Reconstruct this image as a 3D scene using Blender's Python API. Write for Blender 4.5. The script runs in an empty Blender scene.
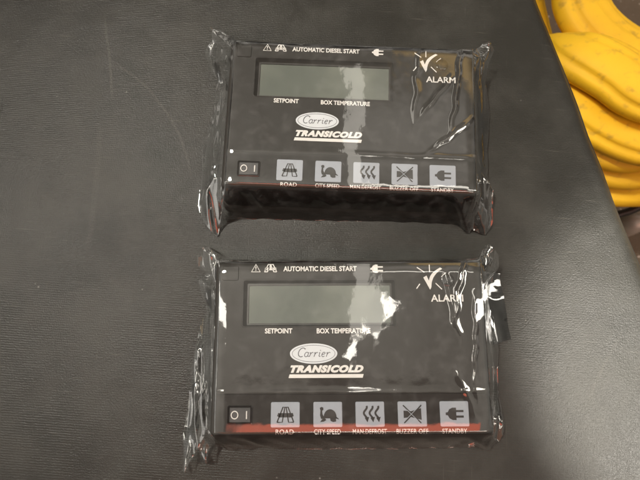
import bpy, bmesh, math, random
from mathutils import Vector, Matrix, noise
R = math.radians
random.seed(7)
sc = bpy.context.scene
C = sc.collection

# ------------------------------------------------------------------ camera
cam = bpy.data.cameras.new('camera')
cam.sensor_width = 36.0
cam.lens = 27.06
cam.clip_start = 0.005
cam.clip_end = 60
cam.dof.use_dof = True
cam.dof.focus_distance = 0.31
cam.dof.aperture_fstop = 11
co = bpy.data.objects.new('camera', cam)
C.objects.link(co)
CAM_H, TILT = 0.328, R(11.398)
co.location = (0, 0, CAM_H)
co.rotation_euler = (TILT, 0, 0)
sc.camera = co

# ------------------------------------------------------------------ world: the workshop round the bench
world = bpy.data.worlds.new('World')
sc.world = world
world.use_nodes = True
wt = world.node_tree
wt.nodes.clear()


class NT:
    """small helper for wiring math nodes"""
    def __init__(s, t): s.t = t
    def n(s, kind, **kw):
        nd = s.t.nodes.new(kind)
        for k, v in kw.items(): setattr(nd, k, v)
        return nd
    def put(s, sock, v):
        if hasattr(v, 'is_output') or hasattr(v, 'links'): s.t.links.new(v, sock)
        else: sock.default_value = v
    def m(s, op, a, b=0.0, c=None):
        nd = s.n('ShaderNodeMath', operation=op)
        s.put(nd.inputs[0], a); s.put(nd.inputs[1], b)
        if c is not None: s.put(nd.inputs[2], c)
        return nd.outputs[0]
    def sm(s, v, a, b, lo=0.0, hi=1.0):
        nd = s.n('ShaderNodeMapRange', interpolation_type='SMOOTHSTEP')
        s.put(nd.inputs['Value'], v)
        nd.inputs['From Min'].default_value = a; nd.inputs['From Max'].default_value = b
        nd.inputs['To Min'].default_value = lo; nd.inputs['To Max'].default_value = hi
        return nd.outputs['Result']
    def band(s, v, a, b, e):
        return s.m('MULTIPLY', s.sm(v, a - e, a + e), s.sm(v, b - e, b + e, 1.0, 0.0))
    def mix(s, f, a, b):
        nd = s.n('ShaderNodeMix', data_type='RGBA')
        s.put(nd.inputs['Factor'], f); s.put(nd.inputs['A'], a) if False else None
        for sock, v in ((nd.inputs[6], a), (nd.inputs[7], b)):
            if isinstance(v, tuple): sock.default_value = (*v, 1) if len(v) == 3 else v
            else: s.t.links.new(v, sock)
        return nd.outputs[2]
    def tex(s, kind, vec, scale, **kw):
        nd = s.n(kind)
        if vec is not None: s.t.links.new(vec, nd.inputs['Vector'])
        nd.inputs['Scale'].default_value = scale
        for k, v in kw.items(): nd.inputs[k].default_value = v
        return nd


w = NT(wt)
tc = w.n('ShaderNodeTexCoord')
sep = w.n('ShaderNodeSeparateXYZ')
wt.links.new(tc.outputs['Generated'], sep.inputs[0])
dx, dy, dz = sep.outputs
zc = w.m('MAXIMUM', dz, 0.02)
nz = w.tex('ShaderNodeTexNoise', tc.outputs['Generated'], 5.0, Detail=3.0)
nzv = w.m('MULTIPLY', w.m('SUBTRACT', nz.outputs['Fac'], 0.5), 0.10)
px = w.m('ADD', w.m('DIVIDE', dx, zc), nzv)
py = w.m('ADD', w.m('DIVIDE', w.m('MULTIPLY', dy, -1.0), zc), nzv)      # towards the person who holds the camera
CEIL = (0.80, 0.75, 0.645)
col = w.mix(w.sm(dz, 0.10, 0.75), (0.10, 0.093, 0.08), CEIL)            # darker walls, pale ceiling
big = w.tex('ShaderNodeTexNoise', tc.outputs['Generated'], 2.3, Detail=2.0)
col = w.mix(w.sm(big.outputs['Fac'], 0.35, 0.65, 0.0, 0.55), col, (0.30, 0.275, 0.23))
col = w.mix(w.sm(py, -0.05, -0.42, 0.0, 0.8), col, (0.24, 0.22, 0.175))  # the ceiling is dimmer beyond the bench
col = w.mix(w.m('MULTIPLY', w.sm(px, 0.12, -0.12), w.sm(py, -0.18, -0.42, 0.0, 0.7)), col, (0.10, 0.093, 0.078))
lit = w.m('MULTIPLY', w.band(px, 0.10, 0.50, 0.10), w.band(py, -0.50, -0.30, 0.08))
col = w.mix(w.m('MULTIPLY', lit, 0.8), col, (1.05, 0.98, 0.86))          # bright patch added for the haze on the far panel's film
tan_glow = w.m('MULTIPLY', w.band(px, 0.25, 0.95, 0.03), w.band(py, -1.15, -0.56, 0.04))
col = w.mix(w.m('MULTIPLY', tan_glow, 0.85), col, (1.9, 1.25, 0.46))  # tan glow added for the reflection at the alarm corner
# the phone that takes the picture
phone = w.m('MULTIPLY', w.band(px, -0.05, 0.03, 0.035), w.band(py, -0.11, -0.03, 0.035))
col = w.mix(w.m('MULTIPLY', phone, 0.55), col, (0.10, 0.11, 0.12))
# the person leaning over the bench: dark sleeves, red shirt
body = w.m('MULTIPLY', w.band(px, -0.30, 0.34, 0.05), w.sm(py, 0.085, 0.13))
col = w.mix(body, col, (0.035, 0.032, 0.03))
red = w.m('MULTIPLY', w.band(px, -0.22, 0.45, 0.05), w.band(py, 0.35, 0.62, 0.03))
col = w.mix(w.m('MULTIPLY', w.band(px, -0.6, 0.9, 0.15), w.band(py, 0.62, 2.2, 0.05)), col, (0.62, 0.26, 0.15))  # brown glow added for reflections in the front edges
col = w.mix(red, col, (3.8, 0.72, 0.38))
# bright and dark noise patches round the walls, added for streaks in the film
mpw = w.n('ShaderNodeMapping'); mpw.inputs['Scale'].default_value = (3.4, 3.4, 1.3)
wt.links.new(tc.outputs['Generated'], mpw.inputs['Vector'])
wl = w.tex('ShaderNodeTexNoise', mpw.outputs[0], 1.7, Detail=3.0)
walls = w.sm(dz, 0.80, 0.62)
wcol = w.mix(w.sm(wl.outputs['Fac'], 0.46, 0.58), (0.045, 0.042, 0.038), (1.15, 1.08, 0.98))
front = w.m('MULTIPLY', w.sm(dy, -0.45, -0.25), 1.0)
col = w.mix(w.m('MULTIPLY', w.m('MULTIPLY', walls, front), 0.85), col, wcol)
west_glow = w.m('MULTIPLY', w.sm(dx, -0.50, -0.66), w.band(dy, -0.55, 0.10, 0.06))
west_glow = w.m('MULTIPLY', west_glow, w.band(dz, 0.05, 0.62, 0.05))
col = w.mix(west_glow, col, (2.6, 2.5, 2.3))                                # bright patch added at the left to light up the film sides
col = w.mix(w.sm(dz, -0.02, 0.06), (0.03, 0.027, 0.022), col)           # below the horizon: dim floor
bg = w.n('ShaderNodeBackground')
wt.links.new(col, bg.inputs['Color'])
bg.inputs['Strength'].default_value = 1.0
wo = w.n('ShaderNodeOutputWorld')
wt.links.new(bg.outputs[0], wo.inputs['Surface'])


# ------------------------------------------------------------------ lamps: ceiling tubes, added streak lamps and added spots for pools of light
def area(name, loc, sx, sy, power, col, aim=(0, 0, 0)):
    L = bpy.data.lights.new(name, 'AREA')
    L.shape = 'RECTANGLE'; L.size = sx; L.size_y = sy; L.energy = power; L.color = col
    o = bpy.data.objects.new(name, L); C.objects.link(o)
    o.location = loc
    o.rotation_euler = (Vector(aim) - Vector(loc)).to_track_quat('-Z', 'Y').to_euler()
    return o


def spot(name, loc, aim, power, deg, blend, rad, col, edge=None):
    L = bpy.data.lights.new(name, 'SPOT')
    L.energy = power; L.spot_size = R(deg); L.spot_blend = blend; L.shadow_soft_size = rad; L.color = col
    o = bpy.data.objects.new(name, L); C.objects.link(o)
    o.location = loc
    o.rotation_euler = (Vector(aim) - Vector(loc)).to_track_quat('-Z', 'Y').to_euler()
    if edge:                                    # shadow edge made by beam shape: a square beam turned so that one side lies along a given line
        L.use_square = True
        z = (Vector(loc) - Vector(aim)).normalized()
        x = Vector(edge); x = (x - z * x.dot(z)).normalized()
        y = z.cross(x)
        o.rotation_euler = Matrix((x, y, z)).transposed().to_euler()
    return o


WARM = (1.0, 0.945, 0.84)
area('ceiling_tube_overhead', (0.25, 0.75, 2.3), 0.16, 1.5, 1.6, WARM, (0.25, 0.75, 0))
nb_ = area('streak_lamp_near', (0.27, 0.02, 2.3), 0.10, 0.40, 1.5, WARM, (0.27, 0.02, 0))  # added lamp, turned for the slanting streak on the near panel
nb_.rotation_euler.z += R(-38)
area('streak_lamp_north', (0.74, 0.50, 2.3), 1.05, 0.09, 2.0, WARM, (0.74, 0.50, 0))  # added lamp for the bright line along the far panel's front
area('ceiling_tube_west', (-2.1, 0.2, 2.1), 0.14, 3.0, 15.0, WARM)
area('streak_lamp_south', (0.9, -1.75, 2.25), 1.9, 0.30, 20.0, WARM, (0.9, -1.75, 0))  # added lamp for highlights on the film's front edges
area('ceiling_tube_east', (2.3, 0.3, 2.2), 0.2, 2.4, 26.0, WARM)
spot('pool_spot_key', (-0.98, 0.62, 2.2), (-0.01, 0.10, 0), 290.0, 18, 1.0, 0.12, WARM)  # added spot to brighten the panels; its soft rim imitates shade around them
spot('hose_fill_spot', (-1.0, 1.0, 2.2), (0.34, 0.24, -0.1), 60.0, 9.0, 0.6, 0.03, WARM)  # added spot to brighten the hose and cast the bench's shadow on it
spot('pool_spot_east', (1.23, -0.52, 2.0), (0.297, -0.026, 0), 700.0, 7.6, 0.30, 0.02, WARM, (0.90, 0.44, 0))  # added spot; its beam side stands in for the person's shadow edge
spot('pool_spot_west', (-1.5, -0.2, 1.9), (-0.33, 0.03, 0), 10.0, 17, 1.0, 0.1, WARM)  # added spot for the pale pool on the bench's left

sc.view_settings.view_transform = 'Standard'
sc.view_settings.look = 'None'
sc.view_settings.exposure = 0.0
sc.view_settings.gamma = 1.0
sc.render.engine = 'CYCLES'
sc.cycles.use_denoising = True
sc.cycles.max_bounces = 8
sc.cycles.transparent_max_bounces = 16
sc.cycles.caustics_reflective = False
sc.cycles.caustics_refractive = False


# ------------------------------------------------------------------ material helpers
def new_mat(name):
    m = bpy.data.materials.new(name)
    m.use_nodes = True
    nt = NT(m.node_tree)
    return m, nt, m.node_tree.nodes['Principled BSDF']


def bump(nt, h, strength, dist, b, normal=None):
    nd = nt.n('ShaderNodeBump')
    nd.inputs['Strength'].default_value = strength
    nd.inputs['Distance'].default_value = dist
    nt.t.links.new(h, nd.inputs['Height'])
    if normal is not None: nt.t.links.new(normal, nd.inputs['Normal'])
    if b is not None: nt.t.links.new(nd.outputs[0], b.inputs['Normal'])
    return nd.outputs[0]


def plain(name, col, rough=0.5, var=0.12, scale=120.0, bstr=0.0, spec=0.5, metallic=0.0, coat=0.0):
    m, nt, b = new_mat(name)
    t = nt.n('ShaderNodeTexCoord')
    n1 = nt.tex('ShaderNodeTexNoise', t.outputs['Object'], scale, Detail=4.0)
    c = nt.mix(n1.outputs['Fac'], tuple(x * (1 - var) for x in col), tuple(min(1, x * (1 + var)) for x in col))
    nt.t.links.new(c, b.inputs['Base Color'])
    r = nt.sm(n1.outputs['Fac'], 0.2, 0.8, max(0, rough - 0.06), min(1, rough + 0.06))
    nt.t.links.new(r, b.inputs['Roughness'])
    b.inputs['Specular IOR Level'].default_value = spec
    b.inputs['Metallic'].default_value = metallic
    b.inputs['Coat Weight'].default_value = coat
    if bstr:
        n2 = nt.tex('ShaderNodeTexNoise', t.outputs['Object'], scale * 12, Detail=2.0)
        bump(nt, n2.outputs['Fac'], bstr, 0.0002, b)
    return m


M = {}
M['housing'] = plain('black_plastic', (0.019, 0.017, 0.0145), 0.52, 0.15, 90, 0.12, 0.3)
M['keypad'] = plain('keypad_film', (0.016, 0.0145, 0.0125), 0.5, 0.15, 90, 0.1, 0.3)
M['bezel'] = plain('bezel_plastic', (0.030, 0.028, 0.025), 0.35, 0.1, 90, 0.1)
M['print'] = plain('white_print', (0.80, 0.80, 0.78), 0.55, 0.04, 400)
M['button'] = plain('button_print', (0.35, 0.39, 0.45), 0.45, 0.05, 200)
M['icon'] = plain('dark_print', (0.022, 0.021, 0.020), 0.5, 0.05, 200)
M['badge'] = plain('badge_print', (0.70, 0.75, 0.80), 0.45, 0.03, 200)
M['script'] = plain('script_print', (0.10, 0.11, 0.13), 0.5, 0.05, 200)
M['rocker'] = plain('rocker_plastic', (0.055, 0.056, 0.058), 0.6, 0.1, 200, 0.1)
M['lens'] = plain('smoked_lens', (0.012, 0.010, 0.009), 0.12, 0.1, 200)
M['black'] = plain('black_strap', (0.012, 0.012, 0.011), 0.5, 0.2, 60, 0.3)
M['fitting'] = plain('grey_cast_metal', (0.42, 0.40, 0.36), 0.4, 0.25, 40, 0.4, metallic=0.3)

# liquid crystal glass: grey green, faint cell blotches
m, nt, b = new_mat('lcd_glass')
t = nt.n('ShaderNodeTexCoord')
n1 = nt.tex('ShaderNodeTexNoise', t.outputs['Object'], 28.0, Detail=2.0)
nt.t.links.new(nt.mix(nt.sm(n1.outputs['Fac'], 0.35, 0.7), (0.122, 0.141, 0.124), (0.175, 0.196, 0.168)), b.inputs['Base Color'])
b.inputs['Roughness'].default_value = 0.22
M['lcd'] = m

# yellow hose: worn plastic, dirty in streaks
m, nt, b = new_mat('yellow_hose_skin')
t = nt.n('ShaderNodeTexCoord')
n1 = nt.tex('ShaderNodeTexNoise', t.outputs['Object'], 14.0, Detail=5.0, Roughness=0.6)
n2 = nt.tex('ShaderNodeTexNoise', t.outputs['Object'], 90.0, Detail=4.0)
c = nt.mix(nt.sm(n1.outputs['Fac'], 0.35, 0.75), (0.76, 0.465, 0.016), (0.66, 0.39, 0.016))
c = nt.mix(nt.sm(n2.outputs['Fac'], 0.54, 0.74, 0.0, 0.55), c, (0.30, 0.185, 0.03))
nt.t.links.new(c, b.inputs['Base Color'])
b.inputs['Roughness'].default_value = 0.62
b.inputs['Specular IOR Level'].default_value = 0.3
bump(nt, n2.outputs['Fac'], 0.15, 0.001, b)
M['hose'] = m

# concrete floor with grit
m, nt, b = new_mat('concrete_floor')
t = nt.n('ShaderNodeTexCoord')
n1 = nt.tex('ShaderNodeTexNoise', t.outputs['Object'], 9.0, Detail=8.0, Roughness=0.7)
v1 = nt.tex('ShaderNodeTexNoise', t.outputs['Object'], 160.0, Detail=2.0)
c = nt.mix(n1.outputs['Fac'], (0.06, 0.048, 0.032), (0.17, 0.14, 0.10))
c = nt.mix(nt.sm(v1.outputs['Fac'], 0.68, 0.72), c, (0.5, 0.47, 0.42))
nt.t.links.new(c, b.inputs['Base Color'])
b.inputs['Roughness'].default_value = 0.8
bump(nt, v1.outputs['Fac'], 0.4, 0.002, b)
M['floor'] = m

# bench cover: rubberised cloth with a woven emboss, dust, scuffs and scratches
m, nt, b = new_mat('rubberised_cloth')
t = nt.n('ShaderNodeTexCoord')
P = t.outputs['Object']
mp = nt.n('ShaderNodeMapping'); mp.inputs['Rotation'].default_value = (0, 0, R(4))
nt.t.links.new(P, mp.inputs['Vector'])
wob = nt.tex('ShaderNodeTexNoise', P, 30.0, Detail=3.0)
def weave(direction, scale, dist):
    nd = nt.n('ShaderNodeTexWave', wave_type='BANDS', bands_direction=direction, wave_profile='SIN')
    nt.t.links.new(mp.outputs[0], nd.inputs['Vector'])
    nd.inputs['Scale'].default_value = scale
    nd.inputs['Distortion'].default_value = dist
    nd.inputs['Detail'].default_value = 2.0
    nd.inputs['Detail Scale'].default_value = 3.0
    return nd.outputs['Fac']
wx = weave('X', 230.0, 2.6); wy = weave('Y', 205.0, 2.6)
patch = nt.tex('ShaderNodeTexNoise', P, 7.0, Detail=4.0)
wv = nt.m('ADD', nt.m('MULTIPLY', wx, nt.sm(patch.outputs['Fac'], 0.40, 0.68, 0.05, 0.55)), nt.m('MULTIPLY', wy, nt.sm(nt.tex('ShaderNodeTexNoise', P, 11.0, Detail=3.0).outputs['Fac'], 0.3, 0.65, 0.15, 0.9)))
sp = nt.n('ShaderNodeSeparateXYZ'); nt.t.links.new(P, sp.inputs[0])
wv = nt.m('MULTIPLY', wv, nt.sm(sp.outputs[0], 0.09, 0.17, 1.0, 0.30))  # the weave is rubbed flat along the edge
fine = nt.tex('ShaderNodeTexNoise', P, 900.0, Detail=3.0)
grain = nt.tex('ShaderNodeTexNoise', P, 2600.0, Detail=1.0)
h = nt.m('ADD', wv, nt.m('ADD', nt.m('MULTIPLY', fine.outputs['Fac'], 2.6), nt.m('MULTIPLY', grain.outputs['Fac'], 1.5)))
dust = nt.tex('ShaderNodeTexNoise', P, 16.0, Detail=6.0, Roughness=0.65)
c = nt.mix(nt.sm(dust.outputs['Fac'], 0.35, 0.72), (0.0170, 0.0169, 0.0147), (0.0310, 0.0307, 0.0270))
c = nt.mix(nt.sm(nt.m('MULTIPLY', wv, fine.outputs['Fac']), 0.55, 1.05, 0.0, 0.42), c, (0.058, 0.056, 0.050))
# short streaks of rubbed-off dust that follow the weave
ms = nt.n('ShaderNodeMapping'); ms.inputs['Scale'].default_value = (40, 700, 40)
nt.t.links.new(mp.outputs[0], ms.inputs['Vector'])
st = nt.tex('ShaderNodeTexNoise', ms.outputs[0], 1.0, Detail=3.0)
c = nt.mix(nt.sm(st.outputs['Fac'], 0.62, 0.80, 0.0, 0.40), c, (0.085, 0.081, 0.071))
ms2 = nt.n('ShaderNodeMapping'); ms2.inputs['Scale'].default_value = (800, 30, 40)
nt.t.links.new(mp.outputs[0], ms2.inputs['Vector'])
st2 = nt.tex('ShaderNodeTexNoise', ms2.outputs[0], 1.0, Detail=3.0)
c = nt.mix(nt.sm(st2.outputs['Fac'], 0.66, 0.82, 0.0, 0.35), c, (0.075, 0.071, 0.064))
# white specks
vo = nt.tex('ShaderNodeTexVoronoi', P, 75.0)
spk = nt.m('MULTIPLY', nt.sm(vo.outputs['Distance'], 0.03, 0.07, 1.0, 0.0), nt.sm(nt.tex('ShaderNodeTexNoise', P, 37.0).outputs['Fac'], 0.52, 0.62))
c = nt.mix(nt.m('MULTIPLY', spk, 0.75), c, (0.16, 0.157, 0.145))
# drag scratches: arcs with a start and an end
def scratch(cx, cy, r, x0, x1, y0, y1, wid, amt):
    ux = nt.m('SUBTRACT', sp.outputs[0], cx); uy = nt.m('SUBTRACT', sp.outputs[1], cy)
    d = nt.m('SQRT', nt.m('ADD', nt.m('MULTIPLY', ux, ux), nt.m('MULTIPLY', uy, uy)))
    d = nt.m('ADD', nt.m('SUBTRACT', d, r), nt.m('MULTIPLY', nt.m('SUBTRACT', wob.outputs['Fac'], 0.5), 0.004))
    d = nt.m('ABSOLUTE', d)
    f = nt.m('MULTIPLY', nt.sm(d, wid * 0.3, wid, 1.0, 0.0), nt.band(sp.outputs[0], x0, x1, 0.01))
    f = nt.m('MULTIPLY', f, nt.band(sp.outputs[1], y0, y1, 0.01))
    f = nt.m('MULTIPLY', f, nt.sm(fine.outputs['Fac'], 0.35, 0.6, 0.2, 1.0))
    return nt.m('MULTIPLY', f, amt)
for args in ((-0.224, 0.087, 0.134, -0.155, -0.088, 0.115, 0.202, 0.0013, 0.32),
             (-1.144, 0.035, 1.000, -0.20, -0.10, 0.176, 0.240, 0.0015, 0.38),
             (-1.160, 0.110, 1.000, -0.20, -0.10, 0.060, 0.150, 0.0030, 0.16),
             (0.55, -0.25, 0.43, 0.15, 0.20, -0.04, 0.03, 0.0012, 0.22)):
    c = nt.mix(scratch(*args), c, (0.075, 0.071, 0.063))
nt.t.links.new(c, b.inputs['Base Color'])
nt.t.links.new(nt.sm(dust.outputs['Fac'], 0.3, 0.7, 0.30, 0.41), b.inputs['Roughness'])
b.inputs['Specular IOR Level'].default_value = 0.20
nb = bump(nt, h, 0.25, 0.00045, None)
big = nt.tex('ShaderNodeTexNoise', P, 22.0, Detail=2.0)
bump(nt, big.outputs['Fac'], 0.35, 0.004, b, nb)
M['bench'] = m


# clear film: lets light through, mirrors by Fresnel at both of its faces, a little scuff
def film(name, clear, haze, gain):
    m = bpy.data.materials.new(name); m.use_nodes = True
    nt = NT(m.node_tree); nt.t.nodes.clear()
    t = nt.n('ShaderNodeTexCoord')
    fr = nt.n('ShaderNodeFresnel'); fr.inputs['IOR'].default_value = 1.5
    n1 = nt.tex('ShaderNodeTexNoise', t.outputs['Object'], 260.0, Detail=3.0)
    n0 = nt.tex('ShaderNodeTexNoise', t.outputs['Object'], 45.0, Detail=2.0)
    nb = bump(nt, n0.outputs['Fac'], 0.07, 0.002, None)
    nb = bump(nt, n1.outputs['Fac'], 0.03, 0.0006, None, nb)
    nt.t.links.new(nb, fr.inputs['Normal'])
    gl = nt.n('ShaderNodeBsdfGlossy'); gl.inputs['Roughness'].default_value = 0.035
    gl.inputs['Color'].default_value = (1, 1, 1, 1)
    nt.t.links.new(nb, gl.inputs['Normal'])
    tr = nt.n('ShaderNodeBsdfTransparent'); tr.inputs['Color'].default_value = (*clear, 1)
    df = nt.n('ShaderNodeBsdfDiffuse'); df.inputs['Color'].default_value = (0.8, 0.8, 0.8, 1)
    ms = nt.n('ShaderNodeMixShader')
    n3 = nt.tex('ShaderNodeTexNoise', t.outputs['Object'], 140.0, Detail=5.0)
    nt.t.links.new(nt.sm(n3.outputs['Fac'], 0.45, 0.8, haze * 0.5, haze * 2.5), ms.inputs[0])
    nt.t.links.new(tr.outputs[0], ms.inputs[1]); nt.t.links.new(df.outputs[0], ms.inputs[2])
    mx = nt.n('ShaderNodeMixShader')
    nt.t.links.new(nt.m('MINIMUM', nt.m('MULTIPLY', fr.outputs[0], gain), 1.0), mx.inputs[0])
    nt.t.links.new(ms.outputs[0], mx.inputs[1]); nt.t.links.new(gl.outputs[0], mx.inputs[2])
    o = nt.n('ShaderNodeOutputMaterial'); nt.t.links.new(mx.outputs[0], o.inputs['Surface'])
    return m


M['film'] = film('clear_plastic_film', (0.95, 0.95, 0.94), 0.011, 2.2)
M['flap'] = film('smoky_plastic_film', (0.16, 0.16, 0.16), 0.004, 1.6)


# ------------------------------------------------------------------ object helpers
def tag(o, label=None, cat=None, group=None, kind=None):
    for k, v in (('label', label), ('category', cat), ('group', group), ('kind', kind)):
        if v: o[k] = v
    return o


def mesh_obj(name, verts, faces, mat, parent=None, smooth=False):
    me = bpy.data.meshes.new(name)
    me.from_pydata(verts, [], faces)
    me.validate(); me.update()
    if smooth:
        for p in me.polygons: p.use_smooth = True
    me.materials.append(mat)
    o = bpy.data.objects.new(name, me)
    C.objects.link(o)
    if parent: o.parent = parent
    return o


def at(u, v, z):
    """a point of the room from its place in the 640 x 480 photo and its height"""
    d = Vector(((u - 320) / 481.0, -(v - 240) / 481.0, -1.0))
    c, s = math.cos(TILT), math.sin(TILT)
    wv_ = Vector((d.x, d.y * c - d.z * s, d.y * s + d.z * c))
    k = (z - CAM_H) / wv_.z
    return Vector((0, 0, CAM_H)) + wv_ * k


MM = 0.001


class Flat:
    """printed shapes, drawn in millimetres on a plane of height z with a hair of thickness"""
    def __init__(s, z, th=0.12): s.v, s.f, s.z, s.th = [], [], z, th
    def poly(s, pts):
        if sum(pts[i - 1][0] * pts[i][1] - pts[i][0] * pts[i - 1][1] for i in range(len(pts))) < 0: pts = pts[::-1]
        k = len(s.v); n = len(pts)
        s.v += [(x * MM, y * MM, (s.z - s.th) * MM) for x, y in pts] + [(x * MM, y * MM, s.z * MM) for x, y in pts]
        s.f.append(tuple(k + n + i for i in range(n)))
        for i in range(n):
            j = (i + 1) % n
            s.f.append((k + i, k + j, k + n + j, k + n + i))
        return s
    def line(s, pts, w, closed=False):
        n = len(pts); L, Rr = [], []
        for i in range(n):
            a = Vector(pts[i - 1] if (i or closed) else pts[i]); c_ = Vector(pts[(i + 1) % n] if (i < n - 1 or closed) else pts[i])
            d = c_ - a
            if d.length < 1e-9: d = Vector((1, 0))
            d.normalize(); nn = Vector((-d.y, d.x)) * (w / 2)
            L.append((pts[i][0] + nn.x, pts[i][1] + nn.y)); Rr.append((pts[i][0] - nn.x, pts[i][1] - nn.y))
        rng = range(n) if closed else range(n - 1)
        for i in rng:
            j = (i + 1) % n
            s.poly([L[i], L[j], Rr[j], Rr[i]])
        return s
    def disc(s, cx, cy, rx, ry=None, n=40):
        ry = ry or rx
        return s.poly([(cx + rx * math.cos(2 * math.pi * i / n), cy + ry * math.sin(2 * math.pi * i / n)) for i in range(n)])
    def ring(s, cx, cy, rx, ry, w, n=48):
        return s.line([(cx + rx * math.cos(2 * math.pi * i / n), cy + ry * math.sin(2 * math.pi * i / n)) for i in range(n)], w, True)
    def build(s, name, mat, parent): return mesh_obj(name, s.v, s.f, mat, parent)


def text_obj(name, body, x0, x1, ybase, cap, z, mat, parent, bold=0.012, shear=0.0, space=1.0, yrot=0.0):
    cu = bpy.data.curves.new(name, 'FONT')
    cu.body = body; cu.offset = bold; cu.shear = shear; cu.space_character = space
    cu.resolution_u = 4; cu.extrude = 0.0
    tmp = bpy.data.objects.new(name + '_tmp', cu)
    C.objects.link(tmp)
    dg = bpy.context.evaluated_depsgraph_get()
    me = bpy.data.meshes.new_from_object(tmp.evaluated_get(dg))
    bpy.data.objects.remove(tmp); bpy.data.curves.remove(cu)
    xs = [v.co.x for v in me.vertices]; ys = [v.co.y for v in me.vertices]
    a, b_, c_, d_ = min(xs), max(xs), min(ys), max(ys)
    for v in me.vertices:
        v.co = ((x0 + (v.co.x - a) / (b_ - a) * (x1 - x0)) * MM, (ybase + (v.co.y - c_) / (d_ - c_) * cap) * MM, z * MM)
    me.materials.clear(); me.materials.append(mat)
    me.name = name
    o = bpy.data.objects.new(name, me); C.objects.link(o)
    o.parent = parent
    return o


def rrect(x0, x1, y0, y1, r, k=6):
    """rounded rectangle, anticlockwise from the right end of the bottom edge; 4*(k+1) points"""
    out = []
    for cx, cy, a0 in ((x1 - r, y0 + r, -90), (x1 - r, y1 - r, 0), (x0 + r, y1 - r, 90), (x0 + r, y0 + r, 180)):
        for i in range(k + 1):
            a = R(a0 + 90 * i / k)
            out.append((cx + r * math.cos(a), cy + r * math.sin(a)))
    return out


def loft(loops, cap_last=False, cap_first=False):
    v, f = [], []
    n = len(loops[0])
    for L in loops: v += [(x * MM, y * MM, z * MM) for x, y, z in L]
    for a in range(len(loops) - 1):
        for i in range(n):
            j = (i + 1) % n
            f.append((a * n + i, a * n + j, (a + 1) * n + j, (a + 1) * n + i))
    if cap_last: f.append(tuple((len(loops) - 1) * n + i for i in range(n)))
    if cap_first: f.append(tuple(reversed(range(n))))
    return v, f


def lp(pts, z): return [(x, y, z) for x, y in pts]


def slab(x0, x1, y0, y1, z0, z1, r=0.6, e=0.25):
    """a rounded, slightly chamfered block"""
    return loft([lp(rrect(x0, x1, y0, y1, r), z0), lp(rrect(x0, x1, y0, y1, r), z1 - e),
                 lp(rrect(x0 + e * .35, x1 - e * .35, y0 + e * .35, y1 - e * .35, r * .8), z1 - e * .35),
                 lp(rrect(x0 + e, x1 - e, y0 + e, y1 - e, max(.05, r - e)), z1)], cap_last=True)


def fuse(*parts):
    V, F = [], []
    for v, f in parts:
        k = len(V); V += v; F += [tuple(k + i for i in q) for q in f]
    return V, F


# ------------------------------------------------------------------ the setting: floor and bench
g = mesh_obj('floor', [(-3, -3, -.335), (3, -3, -.335), (3, 3, -.335), (-3, 3, -.335)], [(0, 1, 2, 3)], M['floor'])
tag(g, kind='structure')

# the bench: its long right edge rolls over; seen from above it runs down the photo leaning out
E0 = Vector((0.1719, 0.2617, 0)); E1 = Vector((0.2259, 0.0519, 0))
ed = (E1 - E0).normalized(); en = Vector((-ed.y, ed.x, 0))
if en.x < 0: en = -en
prof = []
rad = 0.016
for i in range(0, 61): prof.append((-0.62 + (0.62 - 0.014) * (i / 60) ** 0.8, 0.0))
for i in range(1, 11):
    a = R(90 * i / 10)
    prof.append((-0.014 + rad * math.sin(a), -rad + rad * math.cos(a)))
prof += [(0.0021, -0.05), (0.0015, -0.09), (-0.004, -0.1), (-0.006, -0.334)]
NS = 150
V, F = [], []
for j in range(NS + 1):
    s_ = -0.55 + 1.25 * j / NS
    base = E0 + ed * s_
    bow = 0.0022 * noise.noise(Vector((s_ * 9, 3.1, 0))) + 0.0008 * noise.noise(Vector((s_ * 30, 8.1, 0)))
    for k, (wd, z) in enumerate(prof):
        p = base + en * (wd + (bow if wd > -0.05 else 0))
        zz = z
        if k < 68:
            zz += 0.0012 * noise.noise(Vector((p.x * 11, p.y * 11, 0.3))) - 0.0003
            zz -= 0.0022 * max(0, (wd + 0.06) / 0.06) ** 2
        V.append((p.x, p.y, zz))
m_ = len(prof)
for j in range(NS):
    for k in range(m_ - 1):
        F.append((j * m_ + k, (j + 1) * m_ + k, (j + 1) * m_ + k + 1, j * m_ + k + 1))
bench = mesh_obj('padded_bench', V, F, M['bench'], None, True)
bm = bmesh.new(); bm.from_mesh(bench.data)
bmesh.ops.recalc_face_normals(bm, faces=bm.faces)
if sum(f.normal.z for f in bm.faces) < 0: bmesh.ops.reverse_faces(bm, faces=bm.faces)
bm.to_mesh(bench.data); bm.free()
tag(bench, 'dark grey bench top with woven grain and scuffs, lying under both wrapped panels', 'bench')


# ------------------------------------------------------------------ yellow hose: one long coil piled beside the bench
def catmull(pts, per=14, closed=False):
    out = []
    n = len(pts)
    for i in range(n - 1):
        p0 = pts[max(0, i - 1)]; p1 = pts[i]; p2 = pts[i + 1]; p3 = pts[min(n - 1, i + 2)]
        for k in range(per):
            t_ = k / per
            out.append(0.5 * ((2 * p1) + (p2 - p0) * t_ + (2 * p0 - 5 * p1 + 4 * p2 - p3) * t_ ** 2 + (3 * p1 - p0 - 3 * p2 + p3) * t_ ** 3))
    out.append(pts[-1].copy())
    return out


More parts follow.
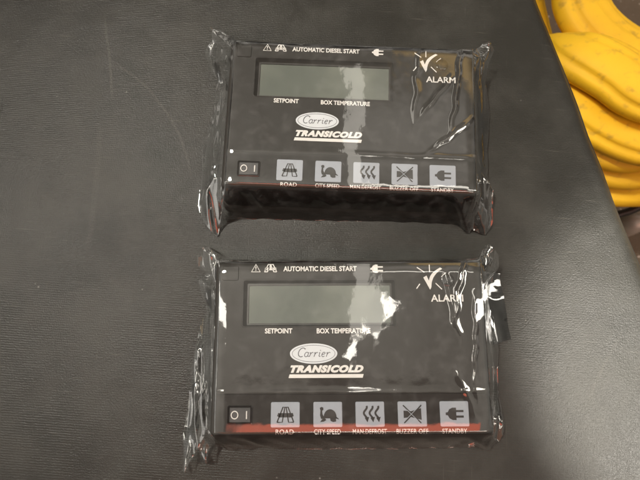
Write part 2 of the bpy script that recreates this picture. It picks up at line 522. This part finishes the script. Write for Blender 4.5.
def tube(path, radius, seg=28, wob=0.0, flat=1.0):
    V, F = [], []
    n = len(path)
    up = Vector((0, 0, 1))
    for i, p in enumerate(path):
        d = (path[min(n - 1, i + 1)] - path[max(0, i - 1)]).normalized()
        a = d.cross(up)
        if a.length < 1e-4: a = Vector((1, 0, 0))
        a.normalize(); b_ = a.cross(d)
        r = radius * (1 + wob * noise.noise(p * 14))
        for k in range(seg):
            t_ = 2 * math.pi * k / seg
            rr = r
            if flat < 1:                        # soft creases that run along the flattened hose
                for c0_, dp in ((.85 + .6 * noise.noise(p * 5), .12), (1.75 + .6 * noise.noise(p * 6 + Vector((3, 1, 0))), .10), (2.55 + .5 * noise.noise(p * 4), .12)):
                    dd = (t_ - c0_ + math.pi) % (2 * math.pi) - math.pi
                    rr -= r * dp * math.exp(-(dd / .14) ** 2)
            V.append(tuple(p + (a * math.cos(t_) + b_ * (math.sin(t_) * flat)) * rr))
    for i in range(n - 1):
        for k in range(seg):
            q = (k + 1) % seg
            F.append((i * seg + k, i * seg + q, (i + 1) * seg + q, (i + 1) * seg + k))
    F.append(tuple(range(seg))); F.append(tuple((n - 1) * seg + k for k in reversed(range(seg))))
    return V, F


strands = [  # seen part of each turn: from the upper left to the lower right (place in the photo, height)
    [(556, 130, -.190), (598, 174, -.190), (634, 181, -.190), (690, 174, -.190)],
    [(545, 105, -.168), (590, 150, -.168), (624, 163, -.168), (690, 160, -.168)],
    [(470, 88, -.22), (540, 88, -.17), (585, 128, -.147), (618, 145, -.147), (690, 150, -.147)],
    [(450, 40, -.21), (536, 76, -.145), (570, 100, -.125), (604, 123, -.125), (645, 138, -.125), (720, 144, -.125)],
    [(440, 60, -.26), (528, 62, -.19), (554, 52, -.136), (574, 54, -.108), (594, 62, -.097), (616, 74, -.092), (642, 92, -.092), (700, 112, -.095)],
    [(590, -80, -.125), (581, -15, -.125), (584, 12, -.125), (605, 38, -.125), (641, 61, -.125), (700, 86, -.13)],
]
pts = []
for k, q in enumerate(strands):
    for p in q: pts.append(at(*p))
    if k < len(strands) - 1:
        e = at(*q[-1]); s_ = at(*strands[k + 1][0])
        z, zn = e.z, s_.z
        c0 = Vector((0.62, 0.42, 0))
        a0 = math.atan2(e.y - c0.y, e.x - c0.x); a1 = math.atan2(s_.y - c0.y, s_.x - c0.x)
        while a1 < a0: a1 += 2 * math.pi
        r0 = (e.xy - c0.xy).length; r1 = (s_.xy - c0.xy).length
        for i in range(1, 9):
            f_ = i / 9
            a = a0 + (a1 - a0) * f_
            r = r0 + (r1 - r0) * f_
            pts.append(Vector((c0.x + r * math.cos(a), c0.y + r * math.sin(a), z + (zn - z) * f_)))
hv, hf = tube(catmull(pts, 12), 0.0300, 56, 0.05, 0.62)
hose = mesh_obj('coiled_hose', hv, hf, M['hose'], None, True)
tag(hose, 'thick yellow hose coiled in a heap on the floor beside the bench', 'hose')

# black strap and a grey fitting that show under the hose
cv, cf = tube(catmull([at(585, 232, -.250), at(612, 217, -.240), at(630, 211, -.235), at(650, 203, -.23), at(700, 190, -.23)], 10), 0.0045, 10, 0.2)
st_ = mesh_obj('rubber_strap', cv, cf, M['black'], None, True)
tag(st_, 'thin black strap running under the lowest turn of the yellow hose', 'strap')
fc = at(634, 224, -.27)
Vf, Ff = [], []
for i in range(14):
    th = math.pi * i / 13
    for k in range(20):
        ph = 2 * math.pi * k / 20
        rr = 0.017 * (1 + 0.12 * math.cos(3 * ph))
        Vf.append((fc.x + rr * math.sin(th) * math.cos(ph), fc.y + 0.8 * rr * math.sin(th) * math.sin(ph), fc.z - 0.012 + 0.03 * math.copysign(abs(math.cos(th)) ** .6, math.cos(th))))
for i in range(13):
    for k in range(20):
        q = (k + 1) % 20
        Ff.append((i * 20 + k, (i + 1) * 20 + k, (i + 1) * 20 + q, i * 20 + q))
fb = mesh_obj('hose_fitting', Vf, Ff, M['fitting'], None, True)
fv, ff = tube([Vector((fc.x, fc.y, fc.z - .012)), Vector((fc.x + .004, fc.y, -.3345))], 0.011, 16)
mesh_obj('stem', fv, ff, M['fitting'], fb, True)
tag(fb, 'pale grey lobed fitting standing on the floor below the black strap', 'fitting')


# ------------------------------------------------------------------ control panel
BX = [-32.7, -7.7, 17.1, 42.0, 66.8]        # button centres
BY = -47.7
ZT, ZK, ZB, ZI = 30.0, 30.35, 30.75, 30.90  # housing top, keypad, buttons, print on the buttons


def icon_road(F, cx, cy, s):
    a = lambda pts: [(cx + x * s, cy + y * s) for x, y in pts]
    F.line(a([(-5.2, -4.6), (-1.6, 4.4), (1.6, 4.4), (5.2, -4.6)]), .75 * s)
    F.line(a([(-5.2, -4.6), (-2.0, -4.6), (-.45, 4.2)]), .7 * s)
    F.line(a([(5.2, -4.6), (2.0, -4.6), (.45, 4.2)]), .7 * s)
    F.poly(a([(-5.2, -.9), (-4.6, .9), (4.6, .9), (5.2, -.9), (3.6, -1.7), (-3.6, -1.7)]))


def icon_turtle(F, cx, cy, s):
    a = lambda pts: [(cx + x * s, cy + y * s) for x, y in pts]
    dome = [(-2.6, -2.4)] + [(1.3 + 4.0 * math.cos(R(180 - 180 * i / 14)), -1.6 + 4.6 * math.sin(R(180 - 180 * i / 14))) for i in range(15)] + [(5.0, -2.4)]
    F.poly(a(dome))
    F.poly(a([(-5.2, 3.8), (-4.0, 4.5), (-2.9, 4.0), (-2.9, 2.6), (-3.6, 2.2), (-3.5, .2), (-2.6, -1.4), (-2.6, -2.9), (-4.4, -2.6), (-5.0, -.5), (-4.7, 2.4)]))
    F.poly(a([(-5.0, -4.6), (-3.9, -3.1), (-1.9, -2.3), (-1.1, -3.4), (-2.6, -4.3)]))
    F.poly(a([(1.2, -2.3), (4.9, -2.3), (5.0, -4.3), (3.1, -4.6), (1.6, -3.9)]))
    F.poly(a([(4.8, -1.2), (6.6, -2.5), (6.8, -3.1), (4.8, -2.5)]))


def icon_defrost(F, cx, cy, s):
    for k in (-3.6, 0, 3.6):
        p = [(cx + (k + .6 + 1.0 * math.sin(t * math.pi * 2.1 + .9)) * s, cy + (4.9 - 7.4 * t) * s) for t in [i / 14 for i in range(15)]]
        F.line(p, 1.25 * s)
        ex, ey = p[-1]
        F.poly([(ex - 1.5 * s, ey + .3 * s), (ex + 1.4 * s, ey + .9 * s), (ex + .3 * s, ey - 2.4 * s)])


def icon_buzzer(F, cx, cy, s):
    a = lambda pts: [(cx + x * s, cy + y * s) for x, y in pts]
    F.poly(a([(-5.6, 2.0), (-1.2, 1.7), (-1.2, -2.0), (-5.6, -2.4)]))
    F.poly(a([(-1.2, 1.5), (5.4, 3.4), (5.6, -3.6), (-1.2, -1.8)]))


def icon_plug(F, cx, cy, s):
    a = lambda pts: [(cx + x * s, cy + y * s) for x, y in pts]
    F.poly(a([(-5.6, .7), (-4.3, .9), (-3.4, 2.6), (-1.4, 3.6), (1.0, 3.6), (1.0, -3.8), (-1.4, -3.8), (-3.4, -2.7), (-4.3, -1.0), (-5.6, -.8)]))
    F.poly(a([(1.0, 2.2), (5.6, 2.2), (5.6, .9), (1.0, .9)]))
    F.poly(a([(1.0, -1.1), (5.6, -1.1), (5.6, -2.4), (1.0, -2.4)]))


def arc(cx, cy, rx, ry, a0, a1, n=10):
    return [(cx + rx * math.cos(R(a0 + (a1 - a0) * i / n)), cy + ry * math.sin(R(a0 + (a1 - a0) * i / n))) for i in range(n + 1)]


def script_word(F, x, y, h):
    """the badge's italic lettering, drawn stroke by stroke"""
    def put(pts, w_=.085): F.line([(x + (px_ + py_ * .28) * h, y + py_ * h) for px_, py_ in pts], w_ * h)
    put(arc(.42, .50, .40, .50, 48, 300, 18), .10)
    put([(.66, .80), (.70, .95)], .07)
    o = .80
    put(arc(o + .20, .26, .21, .26, 40, 330, 14)); put([(o + .40, .50), (o + .38, .12), (o + .46, .02), (o + .56, .08)])
    for k in range(2):
        o2 = 1.36 + .52 * k
        put([(o2, .40), (o2 + .07, .50), (o2 + .10, .40), (o2 + .06, .0)]); put([(o2 + .09, .28), (o2 + .20, .46), (o2 + .32, .50), (o2 + .38, .42)])
    o = 2.42
    put([(o, .42), (o + .08, .50), (o + .07, .10), (o + .14, .01), (o + .24, .08)]); put([(o + .05, .70), (o + .11, .74)], .12)
    o = 2.76
    put([(o + .06, .24), (o + .30, .30)] + arc(o + .22, .36, .15, .15, 20, 160, 8) + arc(o + .22, .26, .19, .26, 160, 320, 10))
    o = 3.30
    put([(o, .40), (o + .07, .50), (o + .10, .40), (o + .06, .0)]); put([(o + .09, .28), (o + .20, .46), (o + .34, .50), (o + .42, .42)])


def build_panel(root):
    # housing: rounded shell with a sloping-sided window for the display
    o_ = lambda i: (-77.6 + i, 89.6 - i, -61 + i, 44 - i)
    fl = lambda e, d: (-77.6 - d * .16, 89.6 + d * .16, -61 - d, 44)
    def ins(q, e): return (q[0] + e, q[1] - e, q[2] + e, q[3] - e)
    loops = [lp(rrect(*ins(fl(0, 9.5), 2.0), 4, 8), .6), lp(rrect(*ins(fl(0, 9.5), .7), 5, 8), 1.4), lp(rrect(*fl(0, 9.3), 5, 8), 3.0), lp(rrect(*fl(0, 7.0), 5, 8), 8.5),
             lp(rrect(*ins(fl(0, 6.8), .5), 5, 8), 8.9), lp(rrect(*ins(fl(0, 6.4), .5), 5, 8), 9.6), lp(rrect(*fl(0, 6.2), 5, 8), 10.0), lp(rrect(*o_(0.3), 3.2, 8), 25.5)]
    for i in range(1, 8):
        a = R(90 * i / 7)
        loops.append(lp(rrect(*o_(0.3 + 4.2 * (1 - math.cos(a))), 3.2, 8), 25.5 + (ZT - 25.5) * math.sin(a)))
    win = rrect(-59.0, 34.2, 3.6, 31.2, 1.0, 8)
    loops += [lp(rrect(-60.2, 35.2, 2.9, 32.4, 1.6, 8), ZT), lp(rrect(-59.8, 34.8, 3.1, 32.0, 1.5, 8), ZT + .3), lp(rrect(-59.3, 34.4, 3.4, 31.5, 1.2, 8), ZT + .3),
              lp(win, ZT - .1), lp(rrect(-57.4, 32.9, 4.1, 30.0, .8, 8), 26.3)]
    v, f = loft(loops, cap_last=True, cap_first=True)
    hs = mesh_obj('housing', v, f, M['housing'], root, True)
    for p in hs.data.polygons:
        if abs(p.normal.z) > .999: p.use_smooth = False
    # display
    dv, df_ = slab(-57.0, 32.5, 4.5, 29.6, 26.0, 26.75, .5, .2)
    fr_ = loft([lp(rrect(-57.2, 32.7, 4.3, 29.8, .8, 6), 26.35), lp(rrect(-57.2, 32.7, 4.3, 29.8, .8, 6), 27.3), lp(rrect(-56.2, 31.7, 5.3, 28.6, .5, 6), 27.3), lp(rrect(-56.1, 31.6, 5.4, 28.5, .5, 6), 26.5)])
    lcd = mesh_obj('display', dv, df_, M['lcd'], root)
    mesh_obj('bezel', *fr_, M['bezel'], lcd)
    # lower keypad strip
    kp = fuse(slab(-75.0, 86.8, -58.8, -36.2, 29.6, ZK, 1.5, .25))
    mesh_obj('keypad_strip', *kp, M['keypad'], root)
    names = [('ROAD', icon_road), ('CITY SPEED', icon_turtle), ('MAN.DEFROST', icon_defrost), ('BUZZER OFF', icon_buzzer), ('STANDBY', icon_plug)]
    wid = [10.6, 15.6, 20.0, 18.6, 14.6]
    for (nm, fn), cx, wd in zip(names, BX, wid):
        b_ = mesh_obj('button', *slab(cx - 8.5, cx + 8.5, BY - 7.1, BY + 7.1, ZK - .2, ZB, .9, .2), M['button'], root)
        F_ = Flat(ZI)
        fn(F_, cx + .1, BY + .1, .94)
        ic = F_.build('icon', M['icon'], b_)
        if fn is icon_buzzer:
            X = Flat(ZI + .1)
            X.line([(cx - 5.4, BY + 5.0), (cx + 5.0, BY - 5.0)], .7); X.line([(cx + 5.4, BY + 5.0), (cx - 5.0, BY - 5.0)], .7)
            X.build('cross', M['icon'], b_)
            Y = Flat(ZI + .2)
            for sx in (-1, 1):
                Y.line([(cx - 3.1, BY + sx * 2.35), (cx + 3.1, BY - sx * 3.6)], .32)
            Y.build('cross_edge', M['button'], b_)
        text_obj('printed_name', nm, cx - wd / 2 - .3, cx + wd / 2 - .3, -58.7, 2.75, ZK + .12, M['print'], root, .012, 0.0, 1.06)
    # rocker switch in its frame
    rk = Vector((-59.3, BY))
    fr2 = fuse(loft([lp(rrect(rk.x - 7.4, rk.x + 7.4, rk.y - 5.2, rk.y + 5.2, 1.0), ZK - .2), lp(rrect(rk.x - 7.4, rk.x + 7.4, rk.y - 5.2, rk.y + 5.2, 1.0), ZK + .35),
                     lp(rrect(rk.x - 7.0, rk.x + 7.0, rk.y - 4.8, rk.y + 4.8, .8), ZK + .5), lp(rrect(rk.x - 6.5, rk.x + 6.5, rk.y - 4.3, rk.y + 4.3, .5), ZK + .5),
                     lp(rrect(rk.x - 6.4, rk.x + 6.4, rk.y - 4.2, rk.y + 4.2, .5), ZK + .05)]))
    rs = mesh_obj('rocker_switch', *fr2, M['lens'], root)
    vv = [(-6.0, -3.9, ZK), (.2, -3.9, ZK), (6.0, -3.9, ZK), (-6.0, -3.9, ZK + .25), (.2, -3.9, ZK + .45), (6.0, -3.9, ZK + .75)]
    vv = [((rk.x + x) * MM, (rk.y + y) * MM, z * MM) for x, y, z in vv] + [((rk.x + x) * MM, (rk.y - y) * MM, z * MM) for x, y, z in vv]
    mesh_obj('rocker', vv, [(0, 1, 4, 3), (1, 2, 5, 4), (7, 6, 9, 10), (8, 7, 10, 11), (3, 4, 10, 9), (4, 5, 11, 10), (6, 0, 3, 9), (2, 8, 11, 5)], M['rocker'], rs)
    mk = Flat(ZK + .95, .35)
    mk.ring(rk.x - 3.1, rk.y, 1.95, 2.1, .55); mk.poly([(rk.x + 3.6, rk.y - 2.2), (rk.x + 4.2, rk.y - 2.2), (rk.x + 4.2, rk.y + 2.2), (rk.x + 3.6, rk.y + 2.2)])
    mk.build('switch_marking', M['print'], rs)
    # raised moulding at the upper left corner and the dark alarm lamp
    mesh_obj('screw_cover', *slab(-72.5, -62.5, 31.5, 40.5, 29.7, 30.5, 1.0, .3), M['housing'], root)
    dl = []
    for i in range(7):
        a = R(90 * i / 6 * .98)
        r_ = 4.3 * math.cos(a)
        dl.append([(67.4 + r_ * math.cos(2 * math.pi * k / 32), 31.2 + r_ * math.sin(2 * math.pi * k / 32), 29.9 + .75 * math.sin(a)) for k in range(32)])
    mesh_obj('warning_lamp', *loft(dl, cap_last=True), M['lens'], root, True)
    # printed header
    zp = ZT + .12
    H_ = Flat(zp)
    H_.line([(-54.6, 36.9), (-49.2, 36.9), (-51.9, 41.6)], .62, True)
    H_.poly([(-52.2, 40.2), (-51.6, 40.2), (-51.7, 38.6), (-52.1, 38.6)]); H_.disc(-51.9, 37.9, .32, n=12)
    H_.build('warning_triangle', M['print'], root)
    H_ = Flat(zp)
    cx, cy, s = -42.7, 39.0, .62
    a = lambda p: [(cx + x * s, cy + y * s) for x, y in p]
    H_.line(a([(-6.2, -3.4), (-2.4, 4.0), (2.4, 4.0), (6.2, -3.4)]), 1.0 * s)
    H_.line(a([(-6.2, -3.4), (-3.2, -3.4), (-.9, 1.8)]), 1.0 * s); H_.line(a([(6.2, -3.4), (3.2, -3.4), (.9, 1.8)]), 1.0 * s)
    H_.poly(a([(-6.0, -1.4), (-5.2, .9), (5.2, .9), (6.0, -1.4), (4.2, -1.8), (-4.2, -1.8)])); H_.poly(a([(-.9, 3.9), (.9, 3.9), (1.5, .9), (-1.5, .9)]))
    H_.build('road_symbol', M['print'], root)
    text_obj('printed_name', 'AUTOMATIC DIESEL START', -34.8, 11.0, 37.1, 3.2, zp, M['print'], root, .030)
    H_ = Flat(zp)
    icon_plug(H_, 23.4, 38.6, .70)
    H_.build('plug_symbol', M['print'], root)
    text_obj('printed_name', 'SETPOINT', -45.6, -28.9, -.85, 3.1, zp, M['print'], root, .030)
    text_obj('printed_name', 'BOX TEMPERATURE', -14.1, 18.7, -.95, 3.1, zp, M['print'], root, .030)
    text_obj('printed_name', 'ALARM', 56.4, 76.4, 18.0, 4.3, zp, M['print'], root, .018)
    H_ = Flat(zp)
    H_.poly([(52.3, 33.0), (54.4, 34.2), (55.7, 30.9)] + [(55.7 + 7.4 * t - 1.2 * math.sin(math.pi * t), 30.9 + 8.3 * t ** .75) for t in (.1, .25, .4, .55, .7, .85, 1)] + [(64.4, 38.4)]
            + [(57.0 + 6.2 * t - 1.4 * math.sin(math.pi * t), 26.2 + 11.6 * t ** .75) for t in (.9, .75, .6, .45, .3, .15, .02)] + [(56.2, 25.4)])
    for p, q in (((50.0, 28.0 + 1), (46.6 + 1.2, 25.4 + .6)), ((53.2, 36.2), (48.6, 39.4)), ((56.4, 36.4), (56.4, 41.0)), ((63.6, 33.2), (66.6, 36.0)), ((59.8, 29.4), (63.6, 25.6))):
        H_.line([p, q], .62)
    H_.build('check_symbol', M['print'], root)
    # maker's badge
    H_ = Flat(zp + .05)
    H_.disc(-16.0, -12.8, 14.3, 6.0, 56)
    bd = H_.build('badge', M['badge'], root)
    H_ = Flat(zp + .2); H_.ring(-16.0, -12.8, 12.9, 4.9, .26, 56); H_.build('badge_outline', M['script'], bd)
    H_ = Flat(zp + .2); script_word(H_, -25.9, -14.7, 5.2); H_.build('badge_lettering', M['script'], bd)
    text_obj('maker_name', 'TRANSICOLD', -30.0, 13.9, -24.0, 4.4, zp, M['print'], root, .075, .32, 1.16)
    H_ = Flat(zp); H_.poly([(-31.0, -27.0), (13.3, -27.0), (13.9, -24.9), (-30.4, -24.9)]); H_.build('underline', M['print'], root)


def ridged(p):
    return 1.0 - abs(noise.noise(p)) * 2.0


def build_film(root, seed, left, front, right, folds, flap=None, sag=-46):
    """one sheet of clear film: a top that lies over the face and sides that fall, crumpled, to the bench"""
    S = Vector((seed * 13.7, seed * 5.3, seed * 2.1))
    x0, x1, y0, y1 = -74.2, 88.6, -57.0, 41.5
    NX, NY = 230, 150
    ZF = 32.0
    def ztop(x, y):
        z = ZF
        p = Vector((x, y, 0))
        z += .50 * noise.noise(p / 42 + S) + .10 * noise.noise(Vector((x / 15, y / 24, 0)) + S * 2)
        z += .018 * noise.noise(p / 5 + S)
        # the film dips over the groove above the keypad and falls towards the front edge
        z += .20 * math.exp(-((y + 35.2 - .8 * noise.noise(Vector((x / 18, 0, seed)))) / 2.0) ** 2)
        if y < sag: z -= .0060 * (y - sag) ** 2
        # edges pulled down
        ex = max(0, x - (x1 - 9)) / 9; z -= .9 * ex * ex
        ex = max(0, (x0 + 7) - x) / 7; z -= .7 * ex * ex
        ey = max(0, y - (y1 - 6)) / 6; z -= .7 * ey * ey
        # long folds run in from the ends
        for (fx, fy, ang, ln, wd, hgt) in folds:
            ca, sa = math.cos(R(ang)), math.sin(R(ang))
            ux = (x - fx) * ca + (y - fy) * sa; uy = -(x - fx) * sa + (y - fy) * ca
            uy += 2.2 * noise.noise(Vector((ux / 11, fx, seed)))
            if -6 < ux < ln + 6:
                fade = max(0, min(1, (ux + 6) / 9)) * max(0, min(1, (ln + 6 - ux) / (ln * .6)))
                z += hgt * fade * max(0, 1 - abs(uy) / wd) ** 1.5
        return z
    V, F = [], []
    for j in range(NY + 1):
        for i in range(NX + 1):
            x = x0 + (x1 - x0) * i / NX; y = y0 + (y1 - y0) * j / NY
            V.append(Vector((x, y, ztop(x, y))))
    gi = lambda i, j: j * (NX + 1) + i
    for j in range(NY):
        for i in range(NX):
            F.append((gi(i, j), gi(i + 1, j), gi(i + 1, j + 1), gi(i, j + 1)))
    # border: down the left, along the front, up the right, back along the rear
    border = [gi(0, j) for j in range(NY, 0, -1)] + [gi(i, 0) for i in range(NX)] + [gi(NX, j) for j in range(NY)] + [gi(i, NY) for i in range(NX, 0, -1)]
    def along(ctrl, n):
        P3 = [Vector(q) for q in ctrl]
        L = [0]
        for a, b_ in zip(P3, P3[1:]): L.append(L[-1] + (b_ - a).length)
        out = []
        for k in range(n):
            d = L[-1] * k / n
            i = max(q for q in range(len(L) - 1) if L[q] <= d + 1e-9)
            out.append(P3[i].lerp(P3[i + 1], (d - L[i]) / (L[i + 1] - L[i])))
        return out
    rear = [right[-1], (84, 49.0, 4), (60, 48.6, 2), (0, 48.5, 2), (-60, 48.6, 2), (-76, 49.5, 5), left[0]]
    ground = along(left, NY) + along([left[-1]] + front + [right[0]], NX) + along(right, NY) + along(rear, NX)
    NB = len(border)
    # ease the outline a touch
    for _ in range(2):
        ground = [(ground[k - 1] + ground[k] * 2 + ground[(k + 1) % NB]) / 4 for k in range(NB)]
    NQ = 48
    rnd = random.Random(seed * 101 + 5)
    tri = lambda v: abs((v % 1.0) - .5) * 4 - 1
    creases = []
    for k in range(7):
        a = R(rnd.uniform(-14, 14)) if k < 4 else R(rnd.choice((-1, 1)) * rnd.uniform(48, 75))
        creases.append((math.cos(a), math.sin(a), rnd.uniform(14, 26) if k < 4 else rnd.uniform(45, 90), rnd.uniform(.5, .95), rnd.random()))
    creases2 = []
    for k in range(6):
        a = R(rnd.uniform(-16, 16)) if k < 4 else R(rnd.choice((-1, 1)) * rnd.uniform(50, 80))
        creases2.append((math.cos(a), math.sin(a), rnd.uniform(10, 20) if k < 4 else rnd.uniform(50, 95), rnd.uniform(.7, 1.4), rnd.random()))
    ids = [list(border)]
    for q in range(1, NQ + 1):
        t_ = q / NQ
        row = []
        for k in range(NB):
            P0 = V[border[k]]; G = ground[k]
            rx = min(max(P0.x, x0), x1); ry = P0.y
            ox = -4.6 if P0.x <= x0 + 1e-6 else (5.2 if P0.x >= x1 - 1e-6 else 0)
            oy = -5.6 if P0.y <= y0 + 1e-6 else (5.0 if P0.y >= y1 - 1e-6 else 0)
            C1 = Vector((P0.x + ox, P0.y + oy, P0.z - .5))
            C2 = Vector((C1.x * .5 + G.x * .5, C1.y * .40 + G.y * .60, 9 + G.z * .5))
            if ox:
                C2 = Vector((C1.x * .68 + G.x * .32, C1.y * .52 + G.y * .48, 3.5 + G.z * .75))
            u_ = 1 - t_
            p = P0 * u_ ** 3 + C1 * (3 * u_ * u_ * t_) + C2 * (3 * u_ * t_ * t_) + G * t_ ** 3
            # crumple: sharp ridges that run down the side, plus facets
            out = Vector((ox, oy, 0))
            out = out.normalized() if out.length else Vector((0, 0, 1))
            end = 1.0 if ox else 0.0
            ci = min(abs(P0.x - x0), abs(P0.x - x1)); corner = max(0, 1 - ci / 34) if not ox else 1.0
            amp = min(1, max(0, t_ - .16) * 3.2) * (0.26 + 1.29 * corner)
            d = 0.0
            for (nx_, ny_, ln_, a_, c_) in creases: d += a_ * tri((nx_ * (p.x + .5 * (p.z - 15) * (1 if ox >= 0 else -1)) + ny_ * p.y) / ln_ + c_)
            d += .06 * noise.noise(p / 6 + S)
            lim = min(1.0, .35 + t_ * 2) if d > 0 else min(.55, t_ * 1.4)
            p = p + out * d * amp * lim
            if t_ > .3:
                run = (t_ - .3) / .7
                lift = 0.0
                for (nx_, ny_, ln_, a_, c_) in creases2: lift += a_ * tri((nx_ * p.x + ny_ * p.y) / ln_ + c_)
                p.z += min(1, corner * 1.2 + .12) * run * max(-1.0, lift + .6)
            p.z = max(p.z, .35 + .25 * (1 + noise.noise(p / 5)))
            V.append(p); row.append(len(V) - 1)
        ids.append(row)
    for q in range(NQ):
        A, B = ids[q], ids[q + 1]
        for k in range(NB):
            l = (k + 1) % NB
            F.append((A[k], B[k], B[l], A[l]))
    # narrow sealed hem lying at both ends
    w_ = mesh_obj('plastic_wrap', [tuple(v * MM) for v in V], F, M['film'], root, True)
    if flap:
        nu, nv = 22, 40
        A, B, D, Cc = [Vector(q) for q in flap]      # inner top, outer top, outer bottom, inner bottom
        V, F = [], []
        for j in range(nv + 1):
            for i in range(nu + 1):
                a, b_ = i / nu, j / nv
                p = A.lerp(B, a).lerp(Cc.lerp(D, a), b_)
                p.z += 0.8 * (ridged(Vector((p.x / 14, p.y / 30, 4)) + S) - .4) + .05 * noise.noise(p / 4 + S)
                p.x += .8 * noise.noise(Vector((p.y / 9, 1, 2))) * a
                p.z = max(p.z, .7)
                V.append(tuple(p * MM))
        for j in range(nv):
            for i in range(nu):
                F.append((j * (nu + 1) + i, j * (nu + 1) + i + 1, (j + 1) * (nu + 1) + i + 1, (j + 1) * (nu + 1) + i))
        mesh_obj('seal_flap', V, F, M['flap'], root, True)
    return w_


def panel_root(loc, rot, label):
    e = bpy.data.objects.new('control_panel', None)
    C.objects.link(e)
    e.empty_display_size = .02
    e.rotation_mode = 'XYZ'
    # the measured pose is that of the face; the Empty stands 30 mm below it
    Rm = Matrix.Rotation(rot[2], 4, 'Z') @ Matrix.Rotation(rot[0], 4, 'X') @ Matrix.Rotation(rot[1], 4, 'Y')
    p = Vector(loc) - Rm.to_3x3() @ Vector((0, 0, ZT * MM))
    e.matrix_world = Matrix.Translation(p) @ Rm
    return tag(e, label, 'control panel', 'control panels wrapped in clear plastic')


near = panel_root((0.0121, 0.0031, 0.0300), (R(.115), R(.227), R(.252)),
                  'wrapped black control panel with a smoky flap of film sticking out at its right end')
build_panel(near)
far = panel_root((0.01465, 0.15269, 0.03083), (R(.948), R(.725), R(-1.984)),
                 'wrapped black control panel with tan reflections at its alarm corner, nearer the yellow hose')
for ch in [o for o in near.children]:
    c_ = ch.copy(); C.objects.link(c_); c_.parent = far
    for gch in ch.children:
        d_ = gch.copy(); C.objects.link(d_); d_.parent = c_

lowL = [(-87.1, 54.0, 24), (-92.2, 49.1, 18), (-91.6, 41.8, 14), (-87.0, 37.6, 10), (-93.4, 34.6, 8), (-90.7, 21.7, 3), (-87.8, 17.6, 3), (-92.1, -4.7, 2), (-94.7, -12.4, 2), (-98.3, -46.4, 2), (-100.1, -65.3, 2), (-97.5, -85.8, 1), (-91.7, -81.7, 1), (-85.2, -80.3, 2), (-79.9, -77.9, 2), (-79.2, -71.4, 2)]
lowB = [(-25.2, -73.4, 0), (38.8, -73.2, 0), (93.3, -73.0, 0)]
lowR = [(101.3, -70.2, 3), (106.6, -58.8, 3), (104.6, -43.5, 3), (104.6, -31.1, 2), (104.3, -5.6, 2), (104.0, 20.8, 3), (104.9, 37.6, 4), (106.7, 41.2, 12), (105.1, 48.9, 18), (97.3, 51.2, 24)]
upL = [(-84.3, 54.0, 24), (-95.4, 59.0, 22), (-93.0, 52.8, 16), (-100.6, 48.0, 8), (-94.9, 33.6, 4), (-90.1, 26.3, 3), (-90.7, 6.4, 3), (-96.2, -22.1, 2), (-97.0, -32.3, 3), (-96.3, -41.3, 3), (-98.1, -67.5, 2), (-91.5, -79.3, 1), (-82.6, -88.6, 1), (-78.6, -80.5, 2)]
upB = [(-68.4, -73.8, 0), (-26.2, -73.4, 0), (15.9, -73.3, 0), (51.0, -73.5, 0), (76.1, -73.8, 0)]
upR = [(92.2, -76.4, 2), (103.3, -80.5, 3), (107.9, -72.3, 5), (106.2, -50.3, 14), (105.4, -37.6, 6), (106.0, -18.1, 4), (108.3, -2.3, 3), (109.5, 11.0, 3), (104.2, 31.0, 8), (104.7, 42.6, 14), (108.3, 51.5, 20), (97.4, 51.7, 24)]
build_film(near, 1, lowL, lowB, lowR,
           [(78, 40, -105, 34, 2.6, .9), (66, 34, -80, 44, 3.0, .55), (83, 20, -93, 60, 2.2, .6), (70, -24, -70, 22, 3.0, .5)],
           flap=[(97.5, 40, 5), (110, 38.6, 3.5), (114.8, -5, 2.0), (101, -9, 2.5)])
build_film(far, 2, upL, upB, upR,
           [(80, 38, -98, 62, 2.6, .8), (72, 20, -125, 34, 3.0, .7), (52, 36, -95, 60, 3.4, .4), (84, -10, -140, 34, 3.0, .6)], sag=-52)
